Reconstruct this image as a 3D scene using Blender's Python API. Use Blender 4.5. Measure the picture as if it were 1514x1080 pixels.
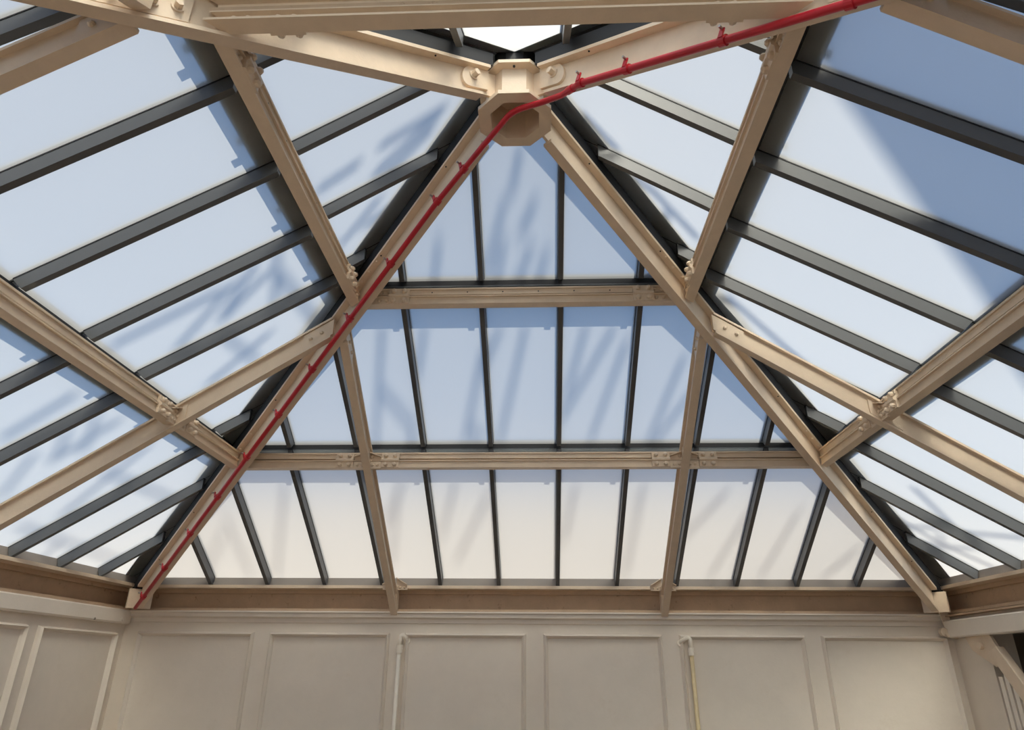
import bpy, bmesh, math, random
from mathutils import Vector, Matrix, Quaternion

random.seed(7)
sc = bpy.context.scene
for o in list(bpy.data.objects):
    bpy.data.objects.remove(o)
COL = sc.collection

# ------------------------------------------------------------------ units
U = 0.6                      # one pane spacing in metres
CAMZ = -4.607                # camera height in pane units (roof datum)
EYE = 1.65
FLOOR = CAMZ - EYE / U       # floor height in pane units


def W(p):
    return Vector((p[0] * U, p[1] * U, (p[2] - CAMZ) * U + EYE))


# ------------------------------------------------------------------ camera
yaw, pitch, roll = -0.04396, 0.42525, 0.00873
fw = Vector((math.sin(yaw) * math.cos(pitch), math.cos(yaw) * math.cos(pitch), math.sin(pitch)))
r0 = Vector((math.cos(yaw), -math.sin(yaw), 0))
u0 = r0.cross(fw)
rt = r0 * math.cos(roll) + u0 * math.sin(roll)
up = -r0 * math.sin(roll) + u0 * math.cos(roll)
cd = bpy.data.cameras.new('camera')
cam = bpy.data.objects.new('camera', cd)
COL.objects.link(cam)
R = Matrix((rt, up, -fw)).transposed()
cam.matrix_world = Matrix.Translation(W((0.2214, -5.245, CAMZ))) @ R.to_4x4()
cd.sensor_width = 36
cd.lens = 1001.05 / 1514 * 36
cd.clip_start = 0.05
cd.clip_end = 500
sc.camera = cam

cpos = Vector((0.2214, -5.245, CAMZ))


def pix_ray(px, py):
    return fw + rt * ((px - 757) / 1001.05) - up * ((py - 540) / 1001.05)


# ------------------------------------------------------------------ sky, sun, exposure
SUN_AZ, SUN_EL = math.radians(18), math.radians(55)      # measured from the front towards the right
SUN = Vector((math.sin(SUN_AZ) * math.cos(SUN_EL), -math.cos(SUN_AZ) * math.cos(SUN_EL), math.sin(SUN_EL)))
wd = bpy.data.worlds.new('sky')
sc.world = wd
wd.use_nodes = True
nt = wd.node_tree
nt.nodes.clear()
bgn = nt.nodes.new('ShaderNodeBackground')
wo = nt.nodes.new('ShaderNodeOutputWorld')
sky = nt.nodes.new('ShaderNodeTexSky')
sky.sky_type = 'NISHITA'
sky.sun_disc = False
sky.sun_elevation = SUN_EL
sky.sun_rotation = math.pi - SUN_AZ
sky.air_density = 1.0
sky.dust_density = 1.2
sky.ozone_density = 2.0
nt.links.new(sky.outputs[0], bgn.inputs[0])
bgn.inputs[1].default_value = 0.145
nt.links.new(bgn.outputs[0], wo.inputs[0])
sl = bpy.data.lights.new('sun', 'SUN')
sl.energy = 4.2
sl.color = (1.0, 0.93, 0.84)
sl.angle = math.radians(0.6)
so = bpy.data.objects.new('sun', sl)
COL.objects.link(so)
so.rotation_euler = SUN.to_track_quat('Z', 'Y').to_euler()
so.location = W((0, 0, 20))

sc.view_settings.view_transform = 'Standard'
sc.view_settings.look = 'None'
sc.view_settings.gamma = 1
sc.view_settings.use_curve_mapping = False
sc.view_settings.exposure = 0.33
sc.cycles.max_bounces = 10
sc.cycles.diffuse_bounces = 6
sc.cycles.transparent_max_bounces = 16
sc.cycles.use_denoising = True


# ------------------------------------------------------------------ materials
def mat(name, col, rough=0.6, metal=0.0, spec=0.4, var=0.0, vscale=6.0, stain=None, bump=0.0, bscale=60.0):
    m = bpy.data.materials.new(name)
    m.use_nodes = True
    t = m.node_tree
    b = t.nodes['Principled BSDF']
    b.inputs['Roughness'].default_value = rough
    b.inputs['Metallic'].default_value = metal
    b.inputs['Specular IOR Level'].default_value = spec
    b.inputs['Base Color'].default_value = (*col, 1)
    co = t.nodes.new('ShaderNodeTexCoord')
    src = None
    if var:
        n = t.nodes.new('ShaderNodeTexNoise')
        n.inputs['Scale'].default_value = vscale
        n.inputs['Detail'].default_value = 6
        n.inputs['Roughness'].default_value = 0.65
        t.links.new(co.outputs['Object'], n.inputs['Vector'])
        r = t.nodes.new('ShaderNodeValToRGB')
        r.color_ramp.elements[0].position = 0.3
        r.color_ramp.elements[1].position = 0.7
        r.color_ramp.elements[0].color = (*[c * (1 - var) for c in col], 1)
        r.color_ramp.elements[1].color = (*[min(1, c * (1 + var)) for c in col], 1)
        t.links.new(n.outputs['Fac'], r.inputs['Fac'])
        src = r.outputs['Color']
    if stain:
        n2 = t.nodes.new('ShaderNodeTexNoise')
        n2.inputs['Scale'].default_value = stain[1]
        n2.inputs['Detail'].default_value = 8
        n2.inputs['Roughness'].default_value = 0.75
        t.links.new(co.outputs['Object'], n2.inputs['Vector'])
        r2 = t.nodes.new('ShaderNodeValToRGB')
        r2.color_ramp.elements[0].position = stain[2]
        r2.color_ramp.elements[1].position = min(1, stain[2] + 0.14)
        t.links.new(n2.outputs['Fac'], r2.inputs['Fac'])
        mx = t.nodes.new('ShaderNodeMixRGB')
        mx.inputs['Color1'].default_value = (*col, 1)
        if src:
            t.links.new(src, mx.inputs['Color1'])
        mx.inputs['Color2'].default_value = (*stain[0], 1)
        t.links.new(r2.outputs['Color'], mx.inputs['Fac'])
        src = mx.outputs['Color']
    if src:
        t.links.new(src, b.inputs['Base Color'])
    if bump:
        n3 = t.nodes.new('ShaderNodeTexNoise')
        n3.inputs['Scale'].default_value = bscale
        n3.inputs['Detail'].default_value = 3
        t.links.new(co.outputs['Object'], n3.inputs['Vector'])
        bp = t.nodes.new('ShaderNodeBump')
        bp.inputs['Strength'].default_value = bump
        bp.inputs['Distance'].default_value = 0.004
        t.links.new(n3.outputs['Fac'], bp.inputs['Height'])
        t.links.new(bp.outputs['Normal'], b.inputs['Normal'])
    return m


CREAM = mat('cream_gloss_paint', (0.74, 0.60, 0.45), 0.42, 0, 0.45, 0.05, 9, ((0.46, 0.31, 0.19), 22, 0.68), 0.25, 70)
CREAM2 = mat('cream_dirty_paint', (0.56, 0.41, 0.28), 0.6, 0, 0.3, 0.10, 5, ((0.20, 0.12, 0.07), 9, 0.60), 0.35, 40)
DARK = mat('dark_grey_aluminium', (0.092, 0.096, 0.10), 0.38, 0.0, 0.5, 0.03, 20)
BLACK = mat('black_gasket', (0.018, 0.019, 0.022), 0.6)
LEAD = mat('lead_flashing', (0.16, 0.165, 0.175), 0.7, 0, 0.3, 0.1, 8)
WALL = mat('warm_white_wall_paint', (0.80, 0.72, 0.62), 0.6, 0, 0.3, 0.035, 3, ((0.76, 0.67, 0.56), 2.2, 0.58), 0.25, 30)
TRIM = mat('warm_white_trim_paint', (0.82, 0.74, 0.64), 0.5, 0, 0.35, 0.03, 5, ((0.58, 0.48, 0.37), 14, 0.72), 0.2, 50)
RED = mat('red_pipe_paint', (0.52, 0.016, 0.03), 0.35, 0, 0.5, 0.1, 12)
STEEL = mat('galvanised_steel', (0.45, 0.44, 0.42), 0.35, 0.8, 0.5)
CONDUIT = mat('cream_conduit_paint', (0.95, 0.87, 0.74), 0.45, 0, 0.4, 0.06, 10)
BRASSY = mat('tarnished_conduit', (0.72, 0.58, 0.34), 0.45, 0, 0.4, 0.1, 10)
FLOORM = mat('timber_floor', (0.22, 0.155, 0.105), 0.5, 0, 0.4, 0.2, 3)
VOID = mat('dark_void_boards', (0.30, 0.25, 0.20), 0.8)
SUN_STRIPE = mat('pale_slat_paint', (0.92, 0.86, 0.76), 0.5)  # near-white paint stands in for stripes of sunlight
SILLG = mat('grey_sill_paint', (0.30, 0.27, 0.245), 0.5)
DECK = mat('pale_roof_deck', (0.42, 0.37, 0.32), 0.8, 0, 0.2, 0.1, 1)
STONE = mat('warm_render_wall', (0.56, 0.48, 0.40), 0.8, 0, 0.2, 0.06, 2)
GALV = mat('grey_lattice_steel', (0.25, 0.25, 0.26), 0.5, 0.3)

FROST = bpy.data.materials.new('frosted_glass_inner_face')
FROST.use_nodes = True
t = FROST.node_tree
t.nodes.clear()
out = t.nodes.new('ShaderNodeOutputMaterial')
tr = t.nodes.new('ShaderNodeBsdfTranslucent')
tr.inputs['Color'].default_value = (0.86, 0.875, 0.83, 1)
df = t.nodes.new('ShaderNodeBsdfDiffuse')
df.inputs['Color'].default_value = (0.78, 0.80, 0.82, 1)
gl = t.nodes.new('ShaderNodeBsdfGlossy')
gl.inputs['Color'].default_value = (0.9, 0.92, 0.95, 1)
gl.inputs['Roughness'].default_value = 0.35
rf = t.nodes.new('ShaderNodeBsdfRefraction')          # part of the light goes on through the etched face, spread
rf.distribution = 'GGX'
rf.inputs['Color'].default_value = (0.95, 0.965, 0.92, 1)
rf.inputs['IOR'].default_value = 1.4
rf.inputs['Roughness'].default_value = 0.6
FR_TRANS, FR_DIFF, FR_GLOSS = 0.58, 0.12, 0.03
m0 = t.nodes.new('ShaderNodeMixShader')
m0.inputs[0].default_value = FR_TRANS
m1 = t.nodes.new('ShaderNodeMixShader')
m1.inputs[0].default_value = FR_DIFF
m2 = t.nodes.new('ShaderNodeMixShader')
m2.inputs[0].default_value = FR_GLOSS
t.links.new(tr.outputs[0], m0.inputs[1])
t.links.new(rf.outputs[0], m0.inputs[2])
t.links.new(m0.outputs[0], m1.inputs[1])
t.links.new(df.outputs[0], m1.inputs[2])
t.links.new(m1.outputs[0], m2.inputs[1])
t.links.new(gl.outputs[0], m2.inputs[2])
t.links.new(m2.outputs[0], out.inputs[0])

CLEAR = bpy.data.materials.new('clear_glass_outer_face')
CLEAR.use_nodes = True
t = CLEAR.node_tree
t.nodes.clear()
out = t.nodes.new('ShaderNodeOutputMaterial')
tp = t.nodes.new('ShaderNodeBsdfTransparent')
tp.inputs['Color'].default_value = (0.96, 0.98, 0.98, 1)
t.links.new(tp.outputs[0], out.inputs[0])


# ------------------------------------------------------------------ mesh helpers (all in pane units)
class MB:
    def __init__(self):
        self.v, self.f = [], []

    def loft(self, A, B):
        n = len(A)
        k = len(self.v)
        self.v += [Vector(p) for p in A] + [Vector(p) for p in B]
        for i in range(n):
            j = (i + 1) % n
            self.f.append([k + i, k + j, k + n + j, k + n + i])
        self.f.append([k + i for i in range(n)][::-1])
        self.f.append([k + n + i for i in range(n)])
        return self

    def box(self, lo, hi):
        x0, y0, z0 = lo
        x1, y1, z1 = hi
        return self.loft([(x0, y0, z0), (x1, y0, z0), (x1, y1, z0), (x0, y1, z0)],
                         [(x0, y0, z1), (x1, y0, z1), (x1, y1, z1), (x0, y1, z1)])

    def cyl(self, a, b, r, n=12, r2=None, phase=0.0):
        a, b = Vector(a), Vector(b)
        d = (b - a).normalized()
        e = d.orthogonal().normalized()
        g = d.cross(e)
        r2 = r if r2 is None else r2
        ang = [2 * math.pi * i / n + phase for i in range(n)]
        return self.loft([a + (e * math.cos(q) + g * math.sin(q)) * r for q in ang],
                         [b + (e * math.cos(q) + g * math.sin(q)) * r2 for q in ang])

    def tube(self, pts, r, n=12):
        pts = [Vector(p) for p in pts]
        k0 = len(self.v)
        prev = None
        for i, p in enumerate(pts):
            d = ((pts[min(i + 1, len(pts) - 1)] - p).normalized() + (p - pts[max(i - 1, 0)]).normalized()).normalized()
            if prev is None:
                e = d.orthogonal().normalized()
            else:
                e = (prev - d * prev.dot(d)).normalized()
            prev = e
            g = d.cross(e)
            for j in range(n):
                q = 2 * math.pi * j / n
                self.v.append(p + (e * math.cos(q) + g * math.sin(q)) * r)
        for i in range(len(pts) - 1):
            for j in range(n):
                a, b = k0 + i * n + j, k0 + i * n + (j + 1) % n
                self.f.append([a, b, b + n, a + n])
        self.f.append([k0 + j for j in range(n)][::-1])
        self.f.append([k0 + (len(pts) - 1) * n + j for j in range(n)])
        return self

    def build(self, name, mats, parent=None, base=None, smooth=False, bevel=0.0, matfn=None):
        """links ONE mesh; base = local origin in pane units"""
        if not isinstance(mats, (list, tuple)):
            mats = [mats]
        org = W(base) if base is not None else (Vector(parent['org']) if parent is not None and 'org' in parent else Vector((0, 0, 0)))
        me = bpy.data.meshes.new(name)
        me.from_pydata([W(p) - org for p in self.v], [], self.f)
        bm = bmesh.new()
        bm.from_mesh(me)
        bmesh.ops.recalc_face_normals(bm, faces=bm.faces)
        if bevel:
            bmesh.ops.bevel(bm, geom=[e for e in bm.edges], offset=bevel * U, segments=1, affect='EDGES')
        bm.to_mesh(me)
        bm.free()
        for m in mats:
            me.materials.append(m)
        if matfn:
            for pl in me.polygons:
                pl.material_index = matfn(pl)
        if smooth:
            for pl in me.polygons:
                pl.use_smooth = len(pl.vertices) == 4
        o = bpy.data.objects.new(name, me)
        COL.objects.link(o)
        if parent is not None:
            o.parent = parent
            po = Vector(parent['org']) if 'org' in parent else Vector((0, 0, 0))
            o.location = org - po
        else:
            o.location = org
        ORG[o.name] = org
        return o


ORG = {}


def tag(o, label=None, cat=None, group=None, kind=None):
    if label:
        o['label'] = label
    if cat:
        o['category'] = cat
    if group:
        o['group'] = group
    if kind:
        o['kind'] = kind
    return o


def thing(name, base, label=None, cat=None, group=None, kind=None):
    o = bpy.data.objects.new(name, None)
    o.empty_display_size = 0.1
    COL.objects.link(o)
    w = W(base)
    o.location = w
    o['org'] = [w.x, w.y, w.z]
    return tag(o, label, cat, group, kind)


def sub(mb, name, m, part, **kw):
    """a sub-part: child of a part mesh, in the part's own frame"""
    o = mb.build(name, m, None, base=None, **kw)
    root = part.parent
    org = Vector(root['org']) if root is not None else Vector((0, 0, 0))
    o.data.transform(Matrix.Translation(-org))
    o.parent = part
    o.location = (0, 0, 0)
    return o


# the four slopes: (a along the eave, r outward from the hub axis, z) -> room
FACE = {
    'rear': lambda a, r, z: Vector((a, r, z)),
    'left': lambda a, r, z: Vector((-r, a, z)),
    'right': lambda a, r, z: Vector((r, -a, z)),
    'front': lambda a, r, z: Vector((-a, -r, z)),
}
TIER = {1: (1.2016, 0.6508), 2: (0.9223, 0.5899), 3: (0.8945, 0.6153)}      # underside of the glazing bars: z = A - m r
GLASS = 0.165                                                                # glass above bar underside
ROWS = {1: (0.21, 2.05, 2.20), 2: (2.14, 4.28, 4.44), 3: (4.36, 6.80, 6.87)}  # top, bar end, glass end
BARTOP = {1: 0.3, 2: 2.20, 3: 4.34}
HIPA, HIPM = 0.710, 0.6738
hz = lambda r: HIPA - HIPM * r
QX = 2.2595
QA, QM = 0.768, 0.668
qz = lambda r: QA - QM * r


def bz(t, r):
    return TIER[t][0] - TIER[t][1] * r


def gz(t, r):
    return bz(t, r) + GLASS


# ================================================================== setting: floor and walls
RW = 6.93
mb = MB().box((-RW - .5, -RW - .5, FLOOR - .2), (RW + .5, RW + .5, FLOOR))
tag(mb.build('floor', FLOORM), 'brown timber floor of the room below the glass roof', None, None, 'structure')

WT = -3.70           # top of walls


def wall_panel_moulding(x0, x1, ztop, zbot, face, wall):
    # four mitred strips standing proud of the wall
    w, d = 0.075, 0.075
    for (pa, pb) in (((x0, ztop), (x1, ztop)), ((x1, ztop), (x1, zbot)), ((x1, zbot), (x0, zbot)), ((x0, zbot), (x0, ztop))):
        cx, cz = (x0 + x1) / 2, (ztop + zbot) / 2

        def inn(q, k):
            return (q[0] + k * (1 if q[0] < cx else -1), q[1] + k * (1 if q[1] < cz else -1))
        m = MB()
        prof = [(0, 0.0), (0.012, d * .55), (w * .45, d), (w * .8, d * .5), (w, 0.0)]
        A = [face(inn(pa, k)[0], RW - h, inn(pa, k)[1]) for k, h in prof]
        B = [face(inn(pb, k)[0], RW - h, inn(pb, k)[1]) for k, h in prof]
        m.loft(A, B)
        m.build('panel_moulding', TRIM, wall)


wb = MB().box((-RW - .4, RW, FLOOR), (RW + .4, RW + .4, WT)).build('wall_back', WALL)
tag(wb, 'warm grey-white rear wall with moulded rectangular panels under the roof', None, None, 'structure')
PANZ0, PANZ1 = -4.03, -6.55
for x0, x1 in ((-6.67, -4.65), (-4.38, -2.33), (-2.07, -0.04), (0.25, 2.21), (2.49, 4.54), (4.80, 6.82)):
    wall_panel_moulding(x0, x1, PANZ0, PANZ1, FACE['rear'], wb)
wl = MB().box((-RW - .4, -RW - .4, FLOOR), (-RW, RW + .4, WT)).build('wall_left', WALL)
tag(wl, 'warm grey-white left wall with moulded panels and a boxed rail', None, None, 'structure')
y = 6.70
while y > -6.5:
    wall_panel_moulding(max(y - 1.93, -6.6), y, PANZ0 - .03, PANZ1, FACE['left'], wl)
    y -= 2.17
WZ0, WZ1 = FLOOR + .35, -4.0
m = MB()
piers = [-RW - .4, -6.3, -4.3, -3.9, -1.9, -1.5, 1.5, 1.9, 3.9, 4.3, 6.3, RW + .4]
for i in range(0, len(piers), 2):
    m.box((piers[i], -RW - .4, FLOOR), (piers[i + 1], -RW, WT))
for i in range(1, len(piers) - 1, 2):
    m.box((piers[i], -RW - .4, FLOOR), (piers[i + 1], -RW, WZ0))
    m.box((piers[i], -RW - .4, WZ1), (piers[i + 1], -RW, WT))
tag(m.build('wall_front', WALL), 'warm grey-white wall behind the viewer with five tall windows', None, None, 'structure')
for i in range(1, len(piers) - 1, 2):  # windows added behind the viewer to brighten the walls and beams
    x0, x1 = piers[i], piers[i + 1]
    w = thing('window_%d' % (20 + i), ((x0 + x1) / 2, -RW - .2, WZ0), 'tall clear window in the wall behind the viewer', None, None, 'structure')
    for lo_, hi_ in (((x0, WZ0), (x0 + .08, WZ1)), ((x1 - .08, WZ0), (x1, WZ1)), ((x0 + .08, WZ1 - .08), (x1 - .08, WZ1)), ((x0 + .08, WZ0), (x1 - .08, WZ0 + .08))):
        MB().box((lo_[0], -RW - .25, lo_[1]), (hi_[0], -RW - .15, hi_[1])).build('window_frame', TRIM, w)
    MB().box((x0 + .08, -RW - .205, WZ0 + .08), (x1 - .08, -RW - .195, WZ1 - .08)).build('pane', CLEAR, w)
# right wall: a pier at the corner, then an opening below the boxed beam
m = MB().box((RW, 6.05, FLOOR), (RW + .4, RW + .4, WT))
m.box((RW, -RW - .4, FLOOR), (RW + .4, 2.5, WT))
m.box((RW, 2.5, -3.95), (RW + .4, 6.05, WT))
wr = m.build('wall_right', WALL)
tag(wr, 'warm grey-white right wall with a dark opening beside the corner', None, None, 'structure')
m = MB().box((RW + 1.6, 1.5, FLOOR), (RW + 1.7, 7.3, -3.4))
m.box((RW + .4, 7.2, FLOOR), (RW + 1.7, 7.33, -3.4))
m.box((RW + .4, 1.5, FLOOR), (RW + 1.7, 1.6, -3.4))
m.box((RW + .4, 1.5, -3.75), (RW + 1.7, 7.33, -3.6))
o = m.build('wall_recess', VOID)
tag(o, 'dark boarded recess seen through the opening in the right wall', None, None, 'structure')

# cornice on the rear wall: three stepped mouldings
cor = MB()
prof = [(RW, -3.70), (RW - .15, -3.70), (RW - .15, -3.722), (RW - .11, -3.735), (RW - .11, -3.79), (RW - .03, -3.815), (RW - .03, -3.875), (RW, -3.885)]
cor.loft([(-RW + .0, r, z) for r, z in prof], [(RW - .05, r, z) for r, z in prof])
tag(cor.build('trim_1', TRIM), 'stepped cornice moulding along the top of the rear wall', None, None, 'structure')
# boxed rail on the left wall
cor = MB()
prof = [(RW, -3.70), (RW - .09, -3.70), (RW - .11, -3.72), (RW - .11, -3.90), (RW - .09, -3.925), (RW, -3.925)]
cor.loft([(-r, RW - .06, z) for r, z in prof], [(-r, -RW, z) for r, z in prof])
t2 = tag(cor.build('trim_2', TRIM), 'boxed white rail along the top of the left wall', None, None, 'structure')
MB().cyl((-RW + .10, 6.62, -3.86), (-RW + .125, 6.62, -3.86), .03, 10).build('screw_cap', TRIM, t2)
MB().cyl((-RW + .10, 5.86, -3.90), (-RW + .118, 5.86, -3.90), .018, 8).build('screw_cap', VOID, t2)
# boxed beam on the right wall
cor = MB()
prof = [(RW, -3.80), (RW - .16, -3.80), (RW - .18, -3.82), (RW - .18, -4.04), (RW - .16, -4.06), (RW, -4.06)]
cor.loft([(r, RW - .14, z) for r, z in prof], [(r, -RW, z) for r, z in prof])
t3 = tag(cor.build('trim_3', TRIM), 'boxed white beam over the opening in the right wall', None, None, 'structure')
cor = MB().box((RW - .14, -RW, -3.74), (RW, RW - .16, -3.715))
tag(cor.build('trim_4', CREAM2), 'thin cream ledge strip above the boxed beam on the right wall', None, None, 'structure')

# ================================================================== eave beams (channel sections on top of the walls)
EAVE_LABEL = {'rear': 'dirty cream eave channel beam on top of the rear panelled wall',
              'left': 'dirty cream eave channel beam above the left wall rail',
              'right': 'dirty cream eave channel beam above the boxed beam on the right',
              'front': 'cream eave channel beam above the wall behind the viewer'}
for fn, F in FACE.items():
    b = thing('eave_beam', F(0, 7.05, -3.72), EAVE_LABEL[fn], 'beam', 'eave beams round the room')
    L = 7.2

    def strip(name, r0_, r1_, z0_, z1_, m_, La=L):
        MB().loft([F(-min(La, r0_), r0_, z0_), F(-min(La, r1_), r1_, z0_), F(-min(La, r1_), r1_, z1_), F(-min(La, r0_), r0_, z1_)],
                  [F(min(La, r0_), r0_, z0_), F(min(La, r1_), r1_, z0_), F(min(La, r1_), r1_, z1_), F(min(La, r0_), r0_, z1_)]).build(name, m_, b)
    strip('top_flange', 6.73, 7.12, -3.335, -3.285, CREAM)
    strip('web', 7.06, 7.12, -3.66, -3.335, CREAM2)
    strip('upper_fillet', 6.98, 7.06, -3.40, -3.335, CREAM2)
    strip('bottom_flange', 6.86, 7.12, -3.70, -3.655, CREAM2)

# ================================================================== glazing
HIPC = 0.03
side_off = {'rear': 0.0, 'left': 0.20, 'right': -0.20, 'front': 0.0}
TIERN = {1: 'top', 2: 'middle', 3: 'lowest'}
SLOPE = {'rear': 'rear slope straight ahead', 'left': 'left slope', 'right': 'right slope', 'front': 'front slope overhead'}
wn = 0
for fn, F in FACE.items():
    for tno in (1, 2, 3):
        wn += 1
        rt_, rb_, rg_ = ROWS[tno]
        w = thing('window_%d' % wn, F(0, rg_, gz(tno, rg_)),
                  '%s row of frosted roof panes with dark bars on the %s' % (TIERN[tno], SLOPE[fn]), None, None, 'structure')
        off = side_off[fn]
        amax = rg_ - HIPC
        nb = [i + .5 + off for i in range(-8, 8)]
        nb = [a for a in nb if abs(a) < amax - .12]
        cells = [-amax] + nb + [amax]
        # panes
        for a0, a1 in zip(cells[:-1], cells[1:]):
            a0_, a1_ = a0 + .006, a1 - .006
            if a1_ - a0_ < .03:
                continue
            poly = [(a0_, rg_), (a1_, rg_)]

            def top(a):
                return max(rt_, abs(a) + HIPC)
            pts = [a1_]
            for k in (rt_ - HIPC, -(rt_ - HIPC), 0.0 if tno == 1 else None):
                if k is not None and a0_ < k < a1_:
                    pts.append(k)
            pts.append(a0_)
            pts = sorted(set(pts), reverse=True)
            for a in pts:
                if top(a) < rg_ - .004:
                    poly.append((a, top(a)))
            if len(poly) < 3:
                continue
            T = 0.025
            A = [F(a, r, gz(tno, r)) for a, r in poly]
            B = [F(a, r, gz(tno, r) + T) for a, r in poly]
            n_ = (A[1] - A[0]).cross(A[2] - A[0])
            p = MB().loft(A, B).build('pane', [FROST, CLEAR], w, matfn=lambda pl: 0 if pl.index == len(poly) else 1)
        # bars
        bw = 0.032
        for a in nb:
            s = max(BARTOP[tno], abs(a) + .20)
            if s > rb_ - .1:
                continue
            e = rb_
            e2 = rb_ + (.10 if tno < 3 else .045)
            lo_, hi_ = [], []
            for k in (-bw, bw):
                lo_.append(k)
            A = [F(a - bw, s, bz(tno, s)), F(a + bw, s, bz(tno, s)), F(a + bw, s, gz(tno, s) - .014), F(a - bw, s, gz(tno, s) - .014)]
            B = [F(a - bw, e, bz(tno, e)), F(a + bw, e, bz(tno, e)), F(a + bw, e2, gz(tno, e2) - .014), F(a - bw, e2, gz(tno, e2) - .014)]
            bar = MB().loft(A, B).build('glazing_bar', DARK, w)
            g2 = bw + .004
            A = [F(a - g2, s, gz(tno, s) - .014), F(a + g2, s, gz(tno, s) - .014), F(a + g2, s, gz(tno, s) - .001), F(a - g2, s, gz(tno, s) - .001)]
            B = [F(a - g2, e2, gz(tno, e2) - .014), F(a + g2, e2, gz(tno, e2) - .014), F(a + g2, e2, gz(tno, e2) - .001), F(a - g2, e2, gz(tno, e2) - .001)]
            sub(MB().loft(A, B), 'gasket', BLACK, bar)
            # outside pressure cap
            c2 = .045
            sc_ = s - .1 if tno == 1 else s + .22
            A = [F(a + k * c2, sc_, gz(tno, sc_) + h) for k, h in ((-1, .027), (1, .027), (1, .06), (-1, .06))]
            B = [F(a + k * c2, rg_, gz(tno, rg_) + h) for k, h in ((-1, .027), (1, .027), (1, .06), (-1, .06))]
            sub(MB().loft(A, B), 'outer_cap', LEAD, bar)
        # sill rail under the lower edge
        ra, rb2 = rg_ - .025, rg_ - .002
        sd = .20 if tno < 3 else .125
        q = [(ra, gz(tno, ra) - sd), (rb2, gz(tno, rb2) - sd), (rb2, gz(tno, rb2) - .002), (ra, gz(tno, ra) - .002)]
        MB().loft([F(-(r - .01), r, z) for r, z in q], [F(r - .01, r, z) for r, z in q]).build('sill_rail', BLACK if tno < 3 else SILLG, w)
        if tno < 3:
            # apron flashing over the head of the row below
            ro = rg_ + .24
            q = [(rg_ - .03, gz(tno, rg_ - .03) + .030), (ro, gz(tno, ro) + .030), (ro, gz(tno, ro) + .07), (rg_ - .03, gz(tno, rg_ - .03) + .07)]
            ap = MB().loft([F(-r, r, z) for r, z in q], [F(r, r, z) for r, z in q]).build('apron_flashing', LEAD, w)
            k = -int(ro)
            while k < ro - .3:
                if abs(k + .35) < ro - .3:
                    a = k + .35
                    sub(MB().loft([F(a, ro - .02, gz(tno, ro) + .03), F(a + .08, ro - .02, gz(tno, ro) + .03), F(a + .08, ro - .02, gz(tno, ro) + .045), F(a, ro - .02, gz(tno, ro) + .045)],
                                  [F(a, ro + .07, gz(tno, ro + .07) + .03), F(a + .08, ro + .07, gz(tno, ro + .07) + .03), F(a + .08, ro + .07, gz(tno, ro + .07) + .045), F(a, ro + .07, gz(tno, ro + .07) + .045)]), 'retaining_clip', LEAD, ap)
                k += 1
            # upstand closing the step between the two rows
            rh = rg_ + .02
            q = [(rh - .02, gz(tno + 1, rh) - .03), (rh + .02, gz(tno + 1, rh) - .03), (rh + .02, gz(tno, rh) + .035), (rh - .02, gz(tno, rh) + .035)]
            MB().loft([F(-(rh - .02), r, z) for r, z in q], [F(rh - .02, r, z) for r, z in q]).build('head_upstand', BLACK, w)
            # lead soaker lying over the head of the row below
            q = [(rg_ - .04, gz(tno + 1, rg_ - .04) + .04), (rg_ + .22, gz(tno + 1, rg_ + .22) + .04), (rg_ + .22, gz(tno + 1, rg_ + .22) + .055), (rg_ - .04, gz(tno + 1, rg_ - .04) + .055)]
            MB().loft([F(-(r - .02), r, z) for r, z in q], [F(r - .02, r, z) for r, z in q]).build('head_soaker', LEAD, w)

# ================================================================== hub
hub = thing('roof_hub', (0, 0, .5), 'cream octagonal steel hub joining the four hip rafters', 'hub')


def octa(ap, z, ph=math.pi / 8):
    R_ = ap / math.cos(math.pi / 8)
    return [(R_ * math.cos(ph + i * math.pi / 4), R_ * math.sin(ph + i * math.pi / 4), z) for i in range(8)]


def ring(apo, api, z0_, z1_):
    m_ = MB()
    a0_, a1_, b0_, b1_ = octa(apo, z0_), octa(apo, z1_), octa(api, z0_), octa(api, z1_)
    for i in range(8):
        j = (i + 1) % 8
        k = len(m_.v)
        m_.v += [Vector(q) for q in (a0_[i], a0_[j], a1_[j], a1_[i], b0_[i], b0_[j], b1_[j], b1_[i])]
        m_.f += [[k, k + 1, k + 2, k + 3], [k + 5, k + 4, k + 7, k + 6], [k + 1, k, k + 4, k + 5], [k + 3, k + 2, k + 6, k + 7]]
    return m_


def ring_build(m_, name, mt, par):
    o = m_.build(name, mt, par)
    bm = bmesh.new()
    bm.from_mesh(o.data)
    bmesh.ops.remove_doubles(bm, verts=bm.verts, dist=1e-5)
    bmesh.ops.recalc_face_normals(bm, faces=bm.faces)
    bm.to_mesh(o.data)
    bm.free()
    return o


ring_build(ring(.365, .243, .50, .545), 'bottom_flange', CREAM, hub)
ring_build(ring(.29, .243, .545, .90), 'tube', CREAM, hub)
tp_ = MB().loft(octa(.375, .90), octa(.375, .94)).build('top_plate', CREAM, hub)
sub(MB().cyl((0, -.33, .885), (0, -.33, .9), .012, 8), 'bolt_hole', BLACK, tp_)
MB().loft(octa(.26, 1.32), octa(.05, 1.75)).build('finial_cap', LEAD, hub)
MB().loft(octa(.20, .94), octa(.22, 1.32)).build('collar', BLACK, hub)

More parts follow.
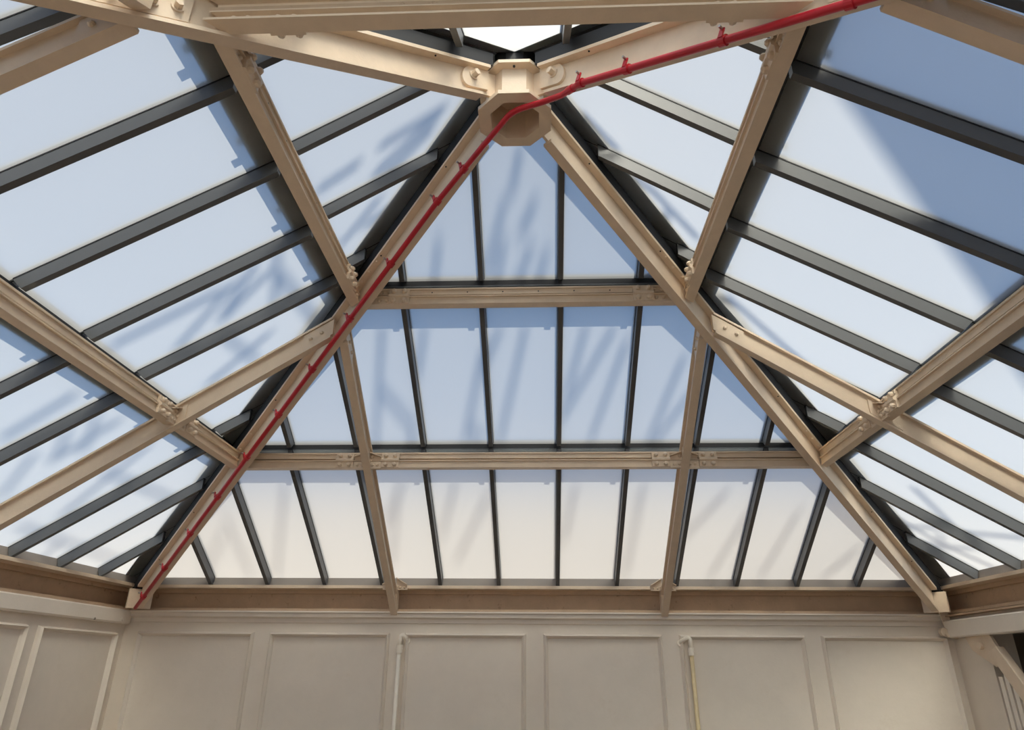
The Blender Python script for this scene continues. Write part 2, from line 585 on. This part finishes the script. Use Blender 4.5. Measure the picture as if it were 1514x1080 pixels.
# ================================================================== hip rafters
HIPS = {('rear', 'left'): (-1, 1), ('rear', 'right'): (1, 1), ('front', 'left'): (-1, -1), ('front', 'right'): (1, -1)}
HLAB = {('rear', 'left'): 'cream hip rafter running down to the rear left corner beside the red pipe',
        ('rear', 'right'): 'cream hip rafter running down to the rear right corner',
        ('front', 'left'): 'sunlit cream hip rafter coming overhead to the upper left of the picture',
        ('front', 'right'): 'cream hip rafter coming overhead to the upper right with the red pipe under it'}
S2 = math.sqrt(.5)
BF, TF = 0.055, 0.10


def bolt(p, n, r=.026, h=.022, hexa=False):
    p, n = Vector(p), Vector(n).normalized()
    m_ = MB()
    if hexa:
        m_.cyl(p, p + n * .012, r * 1.45, 14)
        m_.cyl(p, p + n * h * 2.0, r, 6)
    else:
        m_.cyl(p, p + n * h * .6, r, 8, r * .92)
        m_.cyl(p + n * h * .6, p + n * h, r * .92, 8, r * .5)
    return m_


for key, (sx, sy) in HIPS.items():
    d2 = Vector((sx, sy, 0))
    nrm = Vector((-sy, sx, 0)) * S2               # across the hip in plan
    if nrm.y > 0 or (nrm.y == 0 and nrm.x < 0):
        nrm = -nrm                                # visible side (towards the viewer)

    def H(r, o, dz):
        return Vector((sx * r, sy * r, hz(r) + dz)) + nrm * o
    h = thing('hip_rafter', H(6.52, 0, 0), HLAB[key], 'rafter', 'hip rafters of the roof')

    def beam(name, prof, m_, ra=.26, rb_=6.52):
        return MB().loft([H(ra, o, z) for o, z in prof], [H(rb_, o, z) for o, z in prof]).build(name, m_, h)
    beam('bottom_flange', [(-BF, 0), (BF, 0), (BF, .035), (-BF, .035)], CREAM, .33)
    beam('web', [(-.016, .035), (.016, .035), (.016, .33), (-.016, .33)], CREAM, .20)
    beam('top_flange', [(-TF, .33), (TF, .33), (TF, .37), (-TF, .37)], CREAM, .30)
    beam('hip_bar', [(-.10, .37), (.10, .37), (.10, .53), (-.10, .53)], BLACK, .28, 6.72)
    fo = .28 if sy > 0 else .16
    fl = beam('hip_flashing', [(-fo, .60), (0, .80), (fo, .60), (fo, .63), (.12, .96), (-.12, .96), (-fo, .63)], LEAD, .10, 6.95)
    # lug plates and bolts at the hub
    lug = MB()
    c = H(.40, .016, .21)
    dz_ = Vector((0, 0, 1))
    dd = (d2 * S2).normalized()
    outline = []
    for i in range(15):
        q = -math.pi / 2 + math.pi * i / 14
        outline.append((.06 + .10 * math.cos(q), .13 * math.sin(q)))
    outline += [(-.16, .13), (-.16, -.13)]
    A = [c + dd * x + dz_ * (y_ - HIPM * S2 * x * 1.0) for x, y_ in outline]
    if sy < 0:
        lug.loft(A, [q + nrm * .03 for q in A])
        lo = lug.build('lug_plate', CREAM, h)
        sub(bolt(c + nrm * .03 + dd * .03, nrm, .034, .035, True), 'bolt', CREAM, lo)
        # web splice plate with large washered bolts beyond the upper purlin
        A = [H(2.13, .016, .06), H(2.13, .016, .29), H(2.62, .016, .29), H(2.62, .016, .06)]
        wp = MB().loft(A, [q + nrm * .022 for q in A]).build('splice_plate', CREAM, h)
        for r_ in (2.19, 2.29, 2.45, 2.55):
            sub(bolt(H(r_, .038, .17), nrm, .028, .03, True), 'bolt', CREAM, wp)
    # rivets along the top flange
    for k in range(1, 3):
        for j in range(4):
            r = k * 2.1 - .42 + j * .11 + (.06 if k == 2 else 0)
            bolt(H(r, TF - .028, .33), (0, 0, -1), .02, .02).build('rivet', CREAM, h)
    for k in range(7):
        r = .75 + k * .87
        MB().cyl(H(r, TF - .03, .322), H(r, TF - .03, .332), .009, 8).build('bolt_hole', BLACK, h)
    # foot bracket at the wall corner
    pz = -3.70
    b0 = H(6.55, 0, 0)
    dn = dd
    corners = lambda z: [Vector((sx * 6.56, sy * 6.56, z)) + nrm * .19, Vector((sx * 6.60, sy * 6.60, z)) + nrm * .19,
                         Vector((sx * 6.60, sy * 6.60, z)) - nrm * .19, Vector((sx * 6.56, sy * 6.56, z)) - nrm * .19]
    fb2 = MB().loft(corners(-3.69), corners(-3.38))
    fb2.build('foot_plate', CREAM, h, bevel=.004)

# ================================================================== purlins
PUR = {1: (2.107, -.493), 2: (4.25, -1.958)}      # lowest outer edge of the section (r, z)
PLAB = {(1, 'rear'): 'upper cream purlin crossing the rear slope below the hub', (2, 'rear'): 'lower cream purlin crossing the rear slope above the wall',
        (1, 'left'): 'upper cream purlin on the left slope nearest the hub', (2, 'left'): 'lower cream purlin on the left slope reaching the left picture edge',
        (1, 'right'): 'upper cream purlin on the right slope nearest the hub', (2, 'right'): 'lower cream purlin on the right slope reaching the right picture edge',
        (1, 'front'): 'shaded cream purlin crossing overhead along the top picture edge', (2, 'front'): 'lower cream purlin of the front slope behind the viewer'}
for k in PUR:
    for fn, F in FACE.items():
        er, ez = PUR[k]
        if (k, fn) == (1, 'front'):
            ez = -.58

        def Q(a, d, z, er=er, ez=ez, F=F):      # d measured inward from the outer edge, z above the underside
            return F(a, er - d, ez + z)
        half = er - .06
        inw = F(0, -1, 0)
        pu = thing('purlin', F(0, er, ez), PLAB[(k, fn)], 'purlin', 'purlins between the hip rafters')

        def bar_(name, d0, d1, z0, z1, m_=CREAM):
            return MB().loft([Q(-half + d, d, z) for d, z in ((d0, z0), (d1, z0), (d1, z1), (d0, z1))],
                             [Q(half - d, d, z) for d, z in ((d0, z0), (d1, z0), (d1, z1), (d0, z1))]).build(name, m_, pu)
        bar_('bottom_flange', 0, .125, 0, .02)
        bar_('lower_web', .06, .105, .02, .098)
        bar_('ledge', .02, .132, .098, .112)
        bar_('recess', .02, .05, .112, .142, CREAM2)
        bar_('upper_web', .05, .098, .142, .206)
        bar_('top_flange', .0, .118, .206, .226)
        # splice plates bent over the ledge, with four bolts each
        spots = [-1.50, 1.50] if k == 1 else [-QX - .33, -QX + .33, QX - .33, QX + .33]
        for a in spots:
            pw = .125
            prof = [(.105, .002), (.146, .002), (.146, .078), (.168, .094), (.168, .119), (.140, .142), (.140, .206), (.098, .204), (.098, .138), (.13, .115), (.13, .097), (.105, .085)]
            n0 = len(prof)
            m_ = MB()
            m_.v += [Q(a - pw, d, z) for d, z in prof] + [Q(a + pw, d, z) for d, z in prof]
            for i in range(n0):
                j = (i + 1) % n0
                m_.f.append([i, j, n0 + j, n0 + i])
            for i in range(5):
                m_.f.append([i, i + 1, n0 - 2 - i, n0 - 1 - i])
                m_.f.append([n0 + q for q in (i, n0 - 1 - i, n0 - 2 - i, i + 1)])
            sp = m_.build('splice_plate', CREAM, pu)
            for da in (-.065, .065):
                sub(bolt(Q(a + da, .146, .040), inw, .034, .045), 'bolt', CREAM, sp)
                sub(bolt(Q(a + da, .140, .174), inw, .032, .042), 'bolt', CREAM, sp)
        if k == 2:
            for q in (-QX, QX):
                for s_ in (-1, 1):
                    A = [Q(q + s_ * .02, .10, .225), Q(q + s_ * .19, .10, .165), Q(q + s_ * .19, .10, .115), Q(q + s_ * .02, .10, .115)]
                    g_ = MB().loft(A, [v + inw * .018 for v in A]).build('gusset', CREAM, pu)
                    A = [Q(q + s_ * .02, .10, .225), Q(q + s_ * .19, .10, .165), Q(q + s_ * .19, .10, .150), Q(q + s_ * .02, .10, .21)]
                    sub(MB().loft(A, [v + inw * .085 for v in A]), 'gusset_lip', CREAM, g_)
                    sub(bolt(Q(q + s_ * .06, .118, .16), inw, .024, .025), 'bolt', CREAM, g_)
                    A = [Q(q + s_ * .02, .105, -.014), Q(q + s_ * .20, .105, -.014), Q(q + s_ * .20, .105, .088), Q(q + s_ * .02, .105, .088)]
                    fp = MB().loft(A, [v + inw * .03 for v in A]).build('flange_plate', CREAM, pu)
                    for da in (.075, .145):
                        sub(bolt(Q(q + s_ * da, .135, .038), inw, .024, .026), 'bolt', CREAM, fp)
        else:
            for s_ in (-1, 1):
                for j in range(3):
                    bolt(Q(s_ * (1.84 - .09 * j), .105, .06), inw, .022, .024).build('rivet', CREAM, pu)
                    bolt(Q(s_ * (1.82 - .09 * j), .098, .175), inw, .022, .024).build('rivet', CREAM, pu)
            if fn == 'front':
                for s_ in (-1, 1):
                    for a in (1.86, 1.76, 1.55, 1.44):
                        bolt(Q(s_ * a, .06, .06), -inw, .026, .028).build('rivet', CREAM, pu)
            for j in range(6):
                a = -1.1 + j * .44
                MB().cyl(Q(a, .0975, .175), Q(a, .0995, .175), .009, 8).build('bolt_hole', BLACK, pu)

# ================================================================== common rafters
QLAB = {('rear', -1): 'left of the two slim cream rafters on the rear slope', ('rear', 1): 'right of the two slim cream rafters on the rear slope',
        ('left', 1): 'cream rafter crossing the lower purlin of the left slope', ('left', -1): 'shaded brown rafter cutting the upper left picture corner',
        ('right', -1): 'bright sunlit cream rafter crossing the lower purlin of the right slope', ('right', 1): 'shaded brown rafter cutting the upper right picture corner',
        ('front', 1): 'cream rafter of the front slope behind the viewer on the left', ('front', -1): 'cream rafter of the front slope behind the viewer on the right'}
for fn, F in FACE.items():
    for s_ in (-1, 1):
        q = s_ * QX

        def G(o, r, dz):
            return F(q + o, r, qz(r) + dz)
        ra, re = QX + .12, 6.78
        cr_ = thing('common_rafter', G(0, re, 0), QLAB[(fn, s_)], 'rafter', 'common rafters from hip to eave')

        def bm_(name, prof, r_a=ra, r_b=re):
            return MB().loft([G(o, r_a, z) for o, z in prof], [G(o, r_b, z) for o, z in prof]).build(name, CREAM, cr_)
        bm_('bottom_flange', [(-.055, 0), (.055, 0), (.055, .03), (-.055, .03)])
        bm_('web', [(-.014, .03), (.014, .03), (.014, .26), (-.014, .26)])
        bm_('top_flange', [(-.055, .26), (.055, .26), (.055, .29), (-.055, .29)])
        # bent head plate bolted to the hip
        for side in (-1, 1):
            A = [G(side * .014, ra - .02, .04), G(side * .014, ra + .34, .04), G(side * .014, ra + .34, .25), G(side * .014, ra - .02, .25)]
            hp = MB().loft(A, [v + (G(side * .025, 3, 0) - G(0, 3, 0)) for v in A]).build('head_plate', CREAM, cr_)
            dirn = G(side, 3, 0) - G(0, 3, 0)
            for rr_ in (.12, .25):
                sub(bolt(G(side * .039, ra + rr_, .15), dirn, .026, .026), 'bolt', CREAM, hp)
            # fish plate where it crosses the lower purlin
            A = [G(side * .014, 4.02, .05), G(side * .014, 4.34, .05), G(side * .014, 4.34, .22), G(side * .014, 4.02, .22)]
            fp = MB().loft(A, [v + (G(side * .018, 3, 0) - G(0, 3, 0)) for v in A]).build('fish_plate', CREAM, cr_)
            sub(bolt(G(side * .032, 4.12, .13), dirn, .026, .026), 'bolt', CREAM, fp)
            # triangular gussets at the eave
            A = [F(q + side * .02, 6.70, -3.16), F(q + side * .21, 6.70, -3.27), F(q + side * .21, 6.70, -3.36), F(q + side * .02, 6.70, -3.36)]
            eg = MB().loft(A, [v + (F(0, .025, 0) - F(0, 0, 0)) for v in A]).build('eave_gusset', CREAM, cr_)
            A = [F(q + side * .02, 6.63, -3.16), F(q + side * .21, 6.63, -3.27), F(q + side * .21, 6.63, -3.285), F(q + side * .02, 6.63, -3.175)]
            sub(MB().loft(A, [v + (F(0, .08, 0) - F(0, 0, 0)) for v in A]), 'gusset_lip', CREAM, eg)
            for da in (.09, .16):
                sub(bolt(F(q + side * da, 6.70, -3.325), F(0, -1, 0) - F(0, 0, 0), .018, .02), 'bolt', CREAM, eg)
        # foot strut down to the wall head
        A = [F(q + o, r, -3.30) for o, r in ((-.05, 6.64), (.05, 6.64), (.05, 6.84), (-.05, 6.84))]
        B = [F(q + o, r, -3.70) for o, r in ((-.05, 6.72), (.05, 6.72), (.05, 6.86), (-.05, 6.86))]
        MB().loft(A, B).build('foot_strut', CREAM, cr_)

# ================================================================== red sprinkler pipe
PR = .030
pipe = thing('sprinkler_pipe', (-6.5, 6.5, hz(6.5) - .04), 'red sprinkler pipe clipped along two hip rafters and under the hub', 'pipe')
vis = Vector((-1, -1, 0)) * S2
po = .075


def LP(r, dz=0):
    return Vector((-r, r, hz(r) - .036 + dz)) + vis * po


def RP(r, dz=0):
    return Vector((r, -r, hz(r) - .036 + dz)) + vis * po


path = [LP(6.48), LP(5), LP(3.5), LP(2), LP(1.2), LP(.83), Vector((-0.341, 0.209, 0.370)), Vector((-0.175, 0.017, 0.420))]
a, bend, b_ = path[-1], Vector((-0.023, -0.183, 0.452)), Vector((0.278, -0.308, 0.430))
for i in range(1, 8):
    t_ = i / 8
    path.append(a.lerp(bend, .55 + .45 * t_).lerp(bend.lerp(b_, .45 * t_), t_))
path += [b_, Vector((0.455, -0.474, 0.340)), RP(.67), RP(1.03), RP(1.4), RP(2.2), RP(3.5), RP(5.0)]
MB().tube(path, PR, 14).build('pipe_run', RED, pipe, smooth=True)
for kind, rs in (('L', (.52, .83, 1.44, 2.03, 2.63, 3.22, 3.83, 4.44, 5.06, 5.69, 6.25)), ('R', (.67, 1.03, 1.63, 2.22, 2.9, 3.6))):
    fn_ = LP if kind == 'L' else RP
    for r in rs:
        if kind == 'L' and r < .8:
            u_, v_ = LP(.83), Vector((-0.341, 0.209, 0.370))
            fn_ = lambda q_, u_=u_, v_=v_: u_.lerp(v_, (.83 - q_) / .52)
        else:
            fn_ = LP if kind == 'L' else RP
        p0, p1 = fn_(r - .018), fn_(r + .018)
        cl = MB().cyl(p0, p1, PR + .012, 14).build('pipe_clip', RED, pipe)
        ax = (p1 - p0).normalized()
        up_ = (Vector((0, 0, 1)) - ax * ax.z).normalized()
        c = fn_(r)
        tab = MB()
        q = c + vis * .035 + up_ * .02
        A = [q + ax * .018 - up_ * .02, q + ax * .018 + up_ * .055, q - ax * .018 + up_ * .055, q - ax * .018 - up_ * .02]
        tab.loft(A, [v + vis * .014 for v in A])
        sub(tab, 'clip_tab', RED, cl)
        sub(MB().cyl(q + vis * -.01 + up_ * .045, q + vis * .05 + up_ * .045, .011, 8), 'clip_bolt', STEEL, cl)
u_, v_ = Vector((0.455, -0.474, 0.340)), RP(.67)
for c0, c1 in ((u_.lerp(v_, .35), u_.lerp(v_, .62)),):
    MB().cyl(c0, c1, PR + .007, 14).build('coupling', RED, pipe)

# ================================================================== conduits on the rear wall
for (x, xe, zt, lab) in ((-2.14, -2.03, -4.07, 'left of two thin cream conduits bending out of the rear wall'),
                         (2.655, 2.50, -4.08, 'right of two thin cream conduits, yellowed, bending out of the rear wall')):
    yy = 6.85
    c = thing('wall_conduit', (x, yy, FLOOR), lab, 'conduit', 'conduits on the rear wall')
    s_ = 1 if xe > x else -1
    pts = [(xe, RW + .02, zt - .085), (xe - s_ * .02, 6.88, zt - .05)]
    for i in range(7):
        q = math.pi / 2 * i / 6
        pts.append((x + s_ * .05 - s_ * .05 * math.sin(q), yy, zt - .05 + .05 * math.cos(q) - .0))
    pts.append((x, yy, zt - .17))
    MB().tube(pts, .038, 12).build('elbow', CONDUIT, c, smooth=True)
    MB().cyl((x, yy, zt - .15), (x, yy, zt - .27), .048, 14).build('socket', CONDUIT, c)
    MB().cyl((x, yy, zt - .20), (x, yy, zt - .215), .054, 14).build('socket_ring', CONDUIT, c)
    MB().cyl((x, yy, zt - .26), (x, yy, FLOOR), .034, 12).build('tube', BRASSY if x > 0 else CONDUIT, c, smooth=True)
    MB().cyl((xe, RW + .01, zt - .085), (xe, RW - .03, zt - .08), .05, 14).build('wall_flange', CONDUIT, c)

# ================================================================== bracket, hook and sun-stripe slats by the right-hand opening
br = thing('corner_bracket', (6.8, 6.3, -4.6), 'cream knee brace bolted under the boxed beam at the right corner', 'bracket')
xb = RW - .06
A = [(xb, 6.42, -4.06), (xb, 5.78, -4.06), (xb, 5.62, -4.32), (xb, 5.80, -4.50), (xb, 6.30, -4.26)]
g_ = MB().loft(A, [(p_[0] - .05, p_[1], p_[2]) for p_ in A]).build('gusset_plate', CREAM, br, bevel=.006)
sub(MB().cyl((xb - .05, 6.02, -4.20), (xb - .10, 6.02, -4.20), .05, 10), 'bolt', CREAM, g_)
A = [(xb + .02, 5.84, -4.30), (xb + .02, 5.62, -4.22), (xb + .02, 4.70, -5.35), (xb + .02, 4.92, -5.45)]
MB().loft(A, [(p_[0] - .12, p_[1], p_[2]) for p_ in A]).build('diagonal_strut', CREAM, br, bevel=.008)
pb = thing('corner_hook', (6.62, 6.72, -4.02), 'small cream angle plate with a round knob at the rear right corner', 'bracket')
A = [(6.66, 6.76, -3.40), (6.82, 6.76, -3.40), (6.90, 6.80, -4.05), (6.80, 6.80, -4.05)]
MB().loft(A, [(p_[0], p_[1] + .03, p_[2]) for p_ in A]).build('angle_plate', CREAM, pb)
MB().cyl((6.70, 6.80, -3.97), (6.70, 6.72, -3.97), .06, 12).build('knob', CREAM, pb)
MB().loft([(6.70, 6.78, -4.0), (6.88, 6.78, -4.05), (6.88, 6.78, -4.08), (6.72, 6.78, -4.04)],
          [(6.70, 6.70, -4.0), (6.88, 6.70, -4.05), (6.88, 6.70, -4.08), (6.72, 6.70, -4.04)]).build('lip', CREAM, pb)
sh = thing('slatted_shutter', (7.0, 6.0, FLOOR), 'pale upright slats standing in the opening of the right wall', 'shutter')
for i in range(4):  # slats painted pale in place of stripes of sunlight
    yy = 6.02 - i * .135
    MB().box((RW + .01, yy - .09, FLOOR), (RW + .06, yy, -4.62 + .06 * math.sin(i * 1.2))).build('slat', SUN_STRIPE, sh)
MB().box((RW + .07, 5.48, FLOOR), (RW + .10, 6.05, FLOOR + .3)).build('rail', SUN_STRIPE, sh)

# ================================================================== outside: deck, added bounce wall, and neighbour and lattice whose shadows fall on the panes
m = MB()
for lo_, hi_ in (((-60, 7.35, FLOOR - .3), (60, 60, FLOOR - .2)), ((-60, -60, FLOOR - .3), (60, -7.35, FLOOR - .2)), ((-60, -7.35, FLOOR - .3), (-7.35, 7.35, FLOOR - .2)), ((8.7, -7.35, FLOOR - .3), (60, 7.35, FLOOR - .2))):
    m.box(lo_, hi_)
tag(m.build('ground_outside', DECK), 'pale paved ground outside around the building', None, None, 'structure')
tag(MB().box((-16, 10.5, FLOOR - .2), (16, 11.5, 0.7)).build('wall_outside', STONE), 'warm rendered parapet wall outside behind the rear slope', None, None, 'structure')  # added wall: bounces warm sunlight onto the lowest rear panes

# tall neighbouring block: its roof edge throws the straight-edged shade on the right slope
kk = 18
sA, sB = Vector((2.65, -1.16, -.44)), Vector((4.08, .115, -1.284))       # two points of the shade edge on the panes
e0 = sA + SUN * kk
e1 = sB + SUN * (kk + (sA.z - sB.z) / SUN.z)
ed = (e1 - e0).normalized()
bk = Vector((ed.y, -ed.x, 0))
p0 = e0 - ed * 0.8
base4 = [p0, p0 + ed * 14, p0 + ed * 14 + bk * 5, p0 + bk * 5]
m = MB().loft([(q.x, q.y, FLOOR - .2) for q in base4], [(q.x, q.y, e0.z) for q in base4])
tag(m.build('wall_neighbour', STONE), 'tall neighbouring building outside, front right, shading the right slope', None, None, 'structure')

# lattice gantry between the sun and the roof: each brace stands where its shadow on a pane was traced back towards the sun
SEG = {
    ('rear', 1): [(648, 360, 642, 416), (744, 360, 735, 412), (785, 367, 766, 415), (807, 375, 796, 415), (768, 222, 757, 284), (745, 300, 720, 400), (790, 300, 770, 345)],
    ('rear', 2): [(565, 482, 555, 656), (565, 578, 611, 634), (628, 482, 618, 552), (611, 628, 607, 660), (713, 523, 687, 652), (740, 486, 714, 545), (777, 482, 740, 650),
                  (696, 630, 711, 652), (866, 482, 839, 582), (907, 486, 831, 619), (925, 508, 874, 649), (1010, 530, 959, 652), (1018, 586, 970, 652)],
    ('rear', 3): [(597, 711, 569, 774), (589, 722, 580, 830), (674, 709, 654, 791), (721, 734, 676, 830), (1073, 730, 1014, 792), (1103, 763, 1050, 852),
                  (1179, 759, 1126, 852), (1265, 815, 1216, 855), (335, 770, 370, 850), (330, 790, 300, 850), (420, 720, 410, 850), (950, 720, 925, 850), (850, 720, 835, 800)],
    ('left', 1): [(659, 158, 560, 218), (656, 162, 560, 251), (533, 240, 468, 283), (570, 244, 552, 262), (561, 293, 504, 362), (596, 294, 537, 336), (640, 190, 570, 260)],
    ('left', 2): [(377, 393, 327, 472), (397, 403, 330, 472), (350, 416, 261, 515), (410, 375, 406, 446), (330, 429, 165, 512), (400, 492, 307, 568), (334, 499, 377, 532), (410, 400, 470, 480)],
    ('left', 3): [(113, 582, 0, 650), (143, 617, 124, 667), (100, 639, 80, 680), (178, 621, 72, 684), (50, 673, 2, 734), (222, 658, 89, 763), (156, 698, 250, 737), (30, 778, 175, 830), (90, 800, 60, 830)],
    ('right', 1): [(963, 280, 1033, 354), (860, 167, 915, 224), (987, 316, 972, 343), (935, 262, 965, 283)],
    ('right', 2): [(1073, 436, 1189, 538), (1060, 440, 1095, 455)],
    ('right', 3): [(1349, 720, 1408, 777), (1427, 788, 1514, 796), (1369, 805, 1438, 812), (1327, 766, 1401, 811), (1394, 806, 1475, 842), (1330, 779, 1385, 781), (1390, 790, 1394, 812), (1340, 790, 1420, 835)],
}
def on_glass(fn, tno, px, py):
    A_, m_ = TIER[tno]
    n_ = FACE[fn](0, m_, 1)
    d_ = pix_ray(px, py)
    return cpos + d_ * (((A_ + GLASS) - n_.dot(cpos)) / n_.dot(d_))


SH = Vector((SUN.x, SUN.y, 0)).normalized()
DPL = 7.5
lat = Vector((-SH.y, SH.x, 0))
mast = thing('lattice_gantry', SH * DPL + Vector((0, 0, FLOOR - .2)), 'steel lattice gantry outside, its thin braces shadowing the frosted panes', 'gantry')
for (fn, tno), segs in SEG.items():
    for x0, y0, x1, y1 in segs:
        e = []
        for px, py in ((x0, y0), (x1, y1)):
            g_ = on_glass(fn, tno, px, py)
            e.append(g_ + SUN * ((DPL - g_.dot(SH)) / SUN.dot(SH)))
        MB().cyl(e[0], e[1], .045, 8).build('brace', GALV, mast)
for s_ in (-1, 1):
    c = SH * DPL + lat * (s_ * 12)
    MB().cyl((c.x, c.y, FLOOR - .2), (c.x, c.y, 21), .15, 10).build('leg', GALV, mast)
c0, c1 = SH * DPL + lat * 12, SH * DPL - lat * 12
MB().cyl((c0.x, c0.y, 21), (c1.x, c1.y, 21), .12, 10).build('top_chord', GALV, mast)
